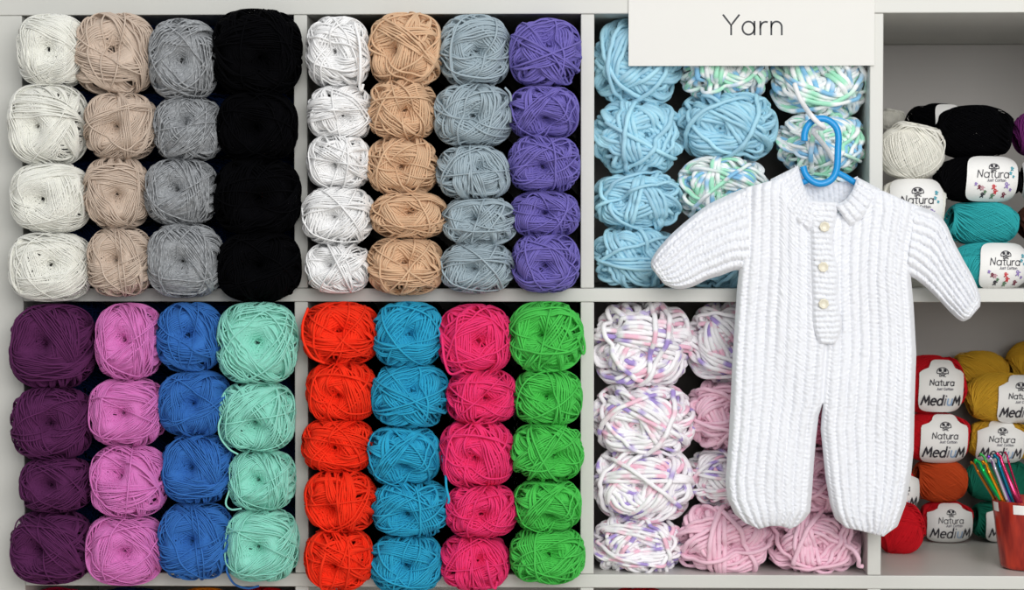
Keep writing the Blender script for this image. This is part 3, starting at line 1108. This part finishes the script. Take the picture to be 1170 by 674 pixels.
M['knit'] = yarn_mat('knit_white', (236, 238, 243), 0.02, 0.5, fuzz=0.5)
romper_c = P(943, 210, RY)
romper = empty('baby_romper', (romper_c[0], RY, romper_c[2]))
tag(romper, 'white ribbed knitted baby romper hanging from the blue hanger', 'baby romper')
RL = np.array(romper.location)

XL = lut([(200, 852), (216, 848), (240, 847), (300, 845), (330, 842), (405, 837), (450, 835), (500, 832.5), (550, 828.5), (570, 831), (585, 838), (597, 847), (606, 858)])
XRr = lut([(200, 1050), (236, 1055), (270, 1047), (318, 1041), (350, 1044), (405, 1047), (432, 1046), (465, 1045), (514, 1044), (543, 1041), (576, 1035), (600, 1026), (612, 1018)])
XC = lut([(190, 944), (392, 945), (462, 940)])
XiL = lut([(462, 940), (475, 935.5), (500, 932.5), (530, 930), (560, 928), (585, 926), (590, 922), (600, 915), (606, 910)])
XiR = lut([(462, 940), (475, 938.5), (490, 937.5), (515, 940), (545, 943), (575, 948), (590, 953), (597, 957), (606, 964)])
YT = lut([(846, 217), (852, 214), (880, 206), (893, 206), (903, 222), (912, 232), (922, 240), (935, 244), (957, 244), (970, 238), (984, 226), (998, 216), (1010, 218), (1030, 227), (1052, 237), (1056, 239)])
YBL = lut([(0, 588), (.06, 598), (.2, 604.5), (.45, 601), (.65, 601), (.85, 604.5), (.94, 601), (1, 593)])
YBR = lut([(0, 593), (.08, 603), (.3, 606), (.6, 610), (.85, 613), (1, 602)])

NRB, NCB = 420, 100
V01 = np.linspace(0, 1, NRB)[:, None]
Vs, Fs = [], []
fold = smooth_noise((NRB, 2*NCB), (5, 7), nrng)
fine = smooth_noise((NRB, 2*NCB), (200, 90), nrng)
warp = smooth_noise((NRB, 2*NCB), (7, 6), nrng)
for hside in (0, 1):
    U = np.linspace(0, 1, NCB)[None, :]
    xt = (848+U*(944-848)) if hside == 0 else (944+U*(1054-944))
    yt = YT(xt)
    yb = YBL(U) if hside == 0 else YBR(U)
    Yp = yt+(yb-yt)*V01
    inner = np.where(Yp < 462, XC(Yp), XiL(Yp) if hside == 0 else XiR(Yp))
    outer = XL(Yp) if hside == 0 else XRr(Yp)
    Uw = U+0*Yp
    Xp = outer+(inner-outer)*Uw if hside == 0 else inner+(outer-inner)*Uw
    d_out = np.abs(Xp-outer)
    d_in = np.abs(Xp-inner)
    rin = 22*np.clip((Yp-460)/40, 0, 1)
    d_top = np.broadcast_to((Yp-yt), Yp.shape)
    d_bot = yb-Yp
    prof = roll(d_out, 26)*np.where(rin > .5, roll(d_in, np.maximum(rin, .5)), 1.0)*(.35+.65*roll(d_top+1, 26))*(.62+.38*roll(d_bot, 16))
    T = 15+4*np.clip((Yp-480)/60, 0, 1)-3*np.clip((Yp-585)/20, 0, 1)
    sl = slice(0, NCB) if hside == 0 else slice(NCB, 2*NCB)
    Uk = np.clip(Uw+0.004*warp[:, sl], 0, 1)
    Un = Uk if hside == 0 else 1-Uk
    hk = knit(Un, Yp-yt, 9.0 if hside == 0 else 9.5)
    edge = np.minimum(1, d_out/5)*np.where(rin > .5, np.minimum(1, d_in/5), 1)
    # ease the centre so both halves meet
    cen = np.clip(d_in/4, 0, 1)
    fo = fold[:, sl]*3.2
    if hside == 0:
        fo = fo*np.clip(d_in/30, 0, 1)
    else:
        fo = fo*np.clip(d_in/30, 0, 1)
    D = prof*T+edge*cen*(hk+fine[:, sl]*.45)+fo*prof-(1-cen)*1.0*np.where(Yp < 462, 1, 0)
    front = sheet_to_world(Xp, Yp, D)-RL
    Db = -(prof*T*.75)
    # share the rims (outer edge, inner edge of the legs)
    Db = Db+0*D
    bm_mask = (d_out < 1e-6) | ((d_in < 1e-6) & (Yp > 462))
    Db[bm_mask] = D[bm_mask]
    back = sheet_to_world(Xp, Yp, Db)-RL
    Vs += [front.reshape(-1, 3), back.reshape(-1, 3)]
    Fs += [grid_faces(NRB, NCB), grid_faces(NRB, NCB, flip=True)]
    # close hem and shoulder line between front and back sheets
    for row in (0, NRB-1):
        strip = np.concatenate([front[row], back[row]])
        Vs.append(strip)
        Fs.append(grid_faces(2, NCB))
link('bodice_and_legs', weld('bodice_and_legs', Vs, Fs), M['knit'], romper)


def pillow(name, upper, lower, T0, nrib, nv=200, nu=90, yoff=0.0, rollr=.32, amp=1.0, along_ribs=True, cuff=True, cross=False, period=7.0, back=.75, d0=None, taper=12):
    up_ = catmull(upper, 12)
    lo_ = catmull(lower, 12)

    def res(c):
        L = np.concatenate([[0], np.cumsum(np.linalg.norm(np.diff(c, axis=0), axis=1))])
        v = np.linspace(0, L[-1], nv)
        return np.stack([np.interp(v, L, c[:, 0]), np.interp(v, L, c[:, 1])], -1), L[-1]
    a, la = res(up_)
    b_, lb = res(lo_)
    u = np.linspace(0, 1, nu)[None, :, None]
    XY = a[:, None]*(1-u)+b_[:, None]*u
    X, Y = XY[..., 0], XY[..., 1]
    U = np.broadcast_to(u[..., 0], X.shape)
    Lm = (la+lb)/2
    Vd = np.linspace(0, Lm, nv)[:, None]+0*U
    width = np.linalg.norm(b_-a, axis=1)[:, None]
    dist = np.minimum(U, 1-U)*width
    pr = roll(dist, np.maximum(width*rollr, 2))
    pr = pr*(.5+.5*roll(Lm-Vd, taper))
    if not cuff:
        pr = pr*(.5+.5*roll(Vd, taper))
    fn = smooth_noise((nv, nu), (max(3, int(Lm/2.2)), max(3, int(width.mean()/2.2))), nrng)
    fo = smooth_noise((nv, nu), (4, 3), nrng)
    wv = smooth_noise((nv, nu), (5, 3), nrng)
    if cross:
        hk = knit(Vd/Lm+0.004*wv, U*width, max(2, round(Lm/period)), amp=amp)
    else:
        hk = knit(np.clip(U+.012*wv, 0, 1), Vd, nrib, amp=amp)
        if cuff:
            k = np.clip((Vd-(Lm-17))/6, 0, 1)
            cuffh = 1.6+1.0*np.abs(np.sin(PI*Vd/5.0))+1.0*np.abs(np.sin(PI*U*nrib*1.0))
            hk = hk*(1-k)+cuffh*k
    e = np.minimum(1, dist/4)
    base = T0 if d0 is None else d0[0]+(d0[1]-d0[0])*(Vd/Lm)+(d0[2] if len(d0) > 2 else 0)*np.sin(PI*Vd/Lm)
    if d0 is None:
        D = pr*T0+e*(hk+fn*.55)+fo*1.6*pr+yoff
        Db = -pr*T0*back+yoff
    else:
        D = base+pr*T0+e*(hk+fn*.5)
        Db = base-2.0*pr
    m_ = dist < 1e-6
    Db[m_] = D[m_]
    fr = sheet_to_world(X, Y, D)-RL
    bk = sheet_to_world(X, Y, Db)-RL
    Vs = [fr.reshape(-1, 3), bk.reshape(-1, 3)]
    Fs = [grid_faces(nv, nu), grid_faces(nv, nu, flip=True)]
    for row in (0, nv-1):
        Vs.append(np.concatenate([fr[row], bk[row]]))
        Fs.append(grid_faces(2, nu))
    return link(name, weld(name, Vs, Fs), M['knit'], romper)


pillow('sleeve', [(856, 213), (840, 219), (807, 235), (773, 262), (753, 283), (744, 298), (744, 306)],
       [(856, 309), (840, 309), (823, 315), (807, 320), (790, 328), (773, 330), (759, 325)], 15, 8, nv=190, nu=110, yoff=0)
pillow('sleeve', [(1046, 234), (1058, 238), (1071, 244), (1081, 256), (1090, 276), (1101, 297), (1112, 317), (1120, 338), (1120, 350)],
       [(1036, 314), (1046, 319), (1060, 330), (1074, 344), (1087, 358), (1099, 367), (1108, 364)], 15, 8, nv=190, nu=110, yoff=-1)
# collar halves (ribs run from neck to yoke), back of the neck, button band
pillow('collar', [(912, 189), (915, 201), (919, 213), (924, 223), (932, 231), (944, 233)], [(880, 205), (887, 222), (897, 239), (908, 253), (920, 262), (934, 268)],
       4.0, 9, nv=90, nu=60, cross=True, period=9.0, cuff=False, d0=(4, 17, 5), amp=.9, taper=8)
pillow('collar', [(979, 202), (976, 212), (971, 222), (963, 230), (953, 233)], [(1006, 216), (1000, 227), (992, 241), (984, 251), (971, 259)],
       4.0, 8, nv=80, nu=60, cross=True, period=9.0, cuff=False, d0=(4, 17, 5), amp=.9, taper=8)
pillow('neck_back', [(908, 188), (918, 201), (932, 207), (950, 208), (966, 207), (980, 201)], [(912, 232), (922, 240), (936, 244), (950, 244), (964, 240), (978, 230)],
       1.5, 8, nv=80, nu=50, cross=True, period=6.0, cuff=False, d0=(-11, -11, -3), amp=.45, taper=4)
pillow('button_band', [(924, 228), (926, 262), (927, 300), (928, 340), (929, 372), (936, 393)], [(957, 231), (956, 248), (951.5, 275), (958, 310), (957, 340), (962, 372), (955, 393)],
       4.0, 4, nv=170, nu=50, cross=True, period=6.4, cuff=False, d0=(17, 17.5, 3), amp=.8, taper=14)
prof = [(.0002, .0016), (.0020, .0016), (.0034, .0020), (.0046, .0030), (.0056, .0030), (.0060, .0020), (.0060, .0008), (.0050, .0), (.0002, .0)]
for bx, by in ((942, 259), (940.5, 305), (941, 347)):
    V, Q = lathe(prof, 40, lobes=8, amp=.05)
    bp = P(bx, by, RY-28*PXM)-RL
    o = link('button', mesh_np('button', V, Q), M['button'], romper, bp)
    o.rotation_euler = (PI/2, RNG.uniform(0, 1), 0)
    o['label'] = 'cream pearl button'

# ------------------------------------------------------------------ blue hanger
HYc = RY-.004
hk_px = [(919, 161), (919.5, 152), (923, 143.5), (930, 137.5), (940, 135.5), (949, 139), (955.5, 146), (958, 156), (957.5, 170), (957, 184), (955.5, 195), (951, 204), (943, 209), (934, 209.5), (925.5, 205), (920, 198.5), (917.5, 190)]
c = catmull(hk_px, 8)
pts = np.array([P(x, y, HYc) for x, y in c])
hl = P(940, 200, HYc)
hanger = empty('clothes_hanger', (hl[0], HYc, hl[2]))
tag(hanger, 'blue plastic child hanger hooked on a strand of yarn', 'hanger')
ho = np.array(hanger.location)
r = 3.9*mpp(HYc)


def squircle(pts, r, ref):
    V, F = tube(pts, r, 16, (1.0, 1.0), ref=ref)
    return V, F


V, F = squircle(pts-ho, r, (0, 1, 0))
link('hook', mesh_np('hook', V, F), M['hanger'], hanger)
for nm, px_ in (('arm', [(956.5, 197), (966, 202), (976, 208), (995, 217), (1020, 229), (1042, 242)]), ('arm', [(925, 205), (910, 211), (895, 214), (875, 220), (856, 232)])):
    c = catmull(px_, 6)
    p = np.array([P(x, y, HYc+.006*min(1, abs(x-940)/40)) for x, y in c])
    V, F = squircle(p-ho, r*.9, (0, 1, 0))
    link(nm, mesh_np(nm, V, F), M['hanger'], hanger)

# loop of the printed yarn that carries the hanger: a loose strand of the ball above the hook
holder = [o for o in scene.objects if o.get('label', '') == 'white mint and blue print yarn ball above the blue hanger hook'][0]
yl = [P(908, 96, -.004), P(912, 108, -.014), P(919, 121, -.030), P(927, 132, HYc-.010), P(935, 140.5, HYc-.009), P(941, 144.5, HYc-.004), P(940, 146.5, HYc+.004), P(933, 146, HYc+.008),
      P(929, 150, HYc+.012), P(937, 160, -.022), P(946, 172, -.008), P(953, 184, .002)]
c = catmull(yl, 8)
V, F = tube(c-np.array(holder.location), 2.9*mpp(HYc), 8)
me = mesh_np('loose_strand', V, F, along=np.repeat(np.linspace(0.3, .36, len(c)), 8))
o = link('loose_strand', me, None, holder)
me.materials.append(YM['white'])
o.matrix_basis = Matrix.LocRotScale(Vector((0, 0, 0)), holder.rotation_euler.to_quaternion(), holder.scale).inverted()


def strand(label, pix, rpx, mat):
    h = [q for q in scene.objects if q.get('label', '') == label][0]
    c = catmull([P(*p) for p in pix], 8)
    V, F = tube(c-np.array(h.location), rpx*mpp(0), 7)
    me = mesh_np('loose_strand', V, F, along=np.repeat(np.linspace(0, .1, len(c)), 7))
    o = link('loose_strand', me, None, h)
    me.materials.append(mat)
    o.matrix_basis = Matrix.LocRotScale(Vector((0, 0, 0)), h.rotation_euler.to_quaternion(), h.scale).inverted()


strand('royal blue yarn ball, lowest of its column of four', [(262, 640, -.045), (259, 650, -.05), (262, 659, -.045), (269, 668, -.025), (283, 672, -.006), (296, 669.5, -.004)], 1.3, YM['royal blue'])
strand('pale blue grey yarn ball, second of its column of five', [(577, 100, -.05), (583, 108, -.045), (584, 122, -.04), (583, 140, -.04)], 1.3, YM['blue grey'])
strand('turquoise yarn ball, fourth of five between orange red and hot pink', [(505, 520, -.035), (509, 540, -.045), (510, 556, -.055), (513, 570, -.06), (512, 575, -.058)], 1.4, YM['turquoise'])
strand('orange red yarn ball, lowest of its column of five', [(372, 632, -.07), (367, 650, -.07), (366, 668, -.055), (371, 675, -.045), (377, 668, -.048)], 1.6, YM['orange red'])
strand('hot pink yarn ball, lowest of its column of five', [(556, 640, -.07), (559, 656, -.068), (562, 668, -.055), (566, 672, -.05), (568, 664, -.052)], 1.5, YM['hot pink'])
strand('smooth white yarn ball, topmost of five beside the camel column', [(405, 25, -.055), (411, 50, -.07), (412, 80, -.07), (411, 98, -.06), (413, 103, -.055), (415, 96, -.055)], 1.7, YM['white'])
strand('baby pink yarn ball on the shelf below the romper legs', [(965, 622, .005), (975, 628, 0), (981, 638, .0), (981, 646, .01), (986, 647, .012)], 2.6, YM['baby pink'])
strand('mint green yarn ball, second of its column of four', [(256, 470, -.06), (250, 485, -.065), (252, 500, -.06), (262, 513, -.058), (272, 519, -.06)], 1.1, YM['mint'])
strand('mint green yarn ball, third of its column of four', [(262, 560, -.055), (258, 575, -.055), (264, 582, -.06), (276, 581, -.065)], 1.1, YM['mint'])
strand('orange red yarn ball, topmost of its column of five', [(352, 352, -.045), (346, 370, -.055), (347, 390, -.06), (357, 408, -.065), (371, 415, -.06)], 1.5, YM['orange red'])
strand('hot pink yarn ball, topmost of its column of five', [(505, 385, -.06), (508, 412, -.06), (515, 427, -.055), (530, 423, -.065)], 1.5, YM['hot pink'])
strand('bright green yarn ball, topmost of its column of five', [(655, 362, -.055), (663, 375, -.045), (668, 395, -.036), (666, 404, -.036), (660, 385, -.06)], 1.5, YM['green'])

# ------------------------------------------------------------------ light
world = bpy.data.worlds.new('world')
scene.world = world
world.use_nodes = True
bg = world.node_tree.nodes['Background']
bg.inputs['Color'].default_value = (0.93, 0.96, 1.0, 1)
bg.inputs['Strength'].default_value = 0.40


def area(name, loc, target, sx, sy, energy, color):
    l = bpy.data.lights.new(name, 'AREA')
    l.shape = 'RECTANGLE'
    l.size, l.size_y = sx, sy
    l.energy = energy
    l.color = color
    o = bpy.data.objects.new(name, l)
    COL.objects.link(o)
    o.location = loc
    d = Vector(target)-Vector(loc)
    o.rotation_euler = d.to_track_quat('-Z', 'Y').to_euler()
    return o


area('added_front_light', (1.6, -3.3, .9), (.72, 0, -.1), 2.2, 1.8, 82, (1.0, .99, .975))  # broad frontal light added to fill the shelf fronts; no window known there
area('ceiling_light', (.5, -1.9, 2.1), (.6, 0, 0), 1.6, .9, 12, (1.0, .985, .96))

vs = scene.view_settings
vs.view_transform = 'Standard'
vs.look = 'None'
vs.gamma = 1.0
vs.exposure = 0.0
vs.use_curve_mapping = False
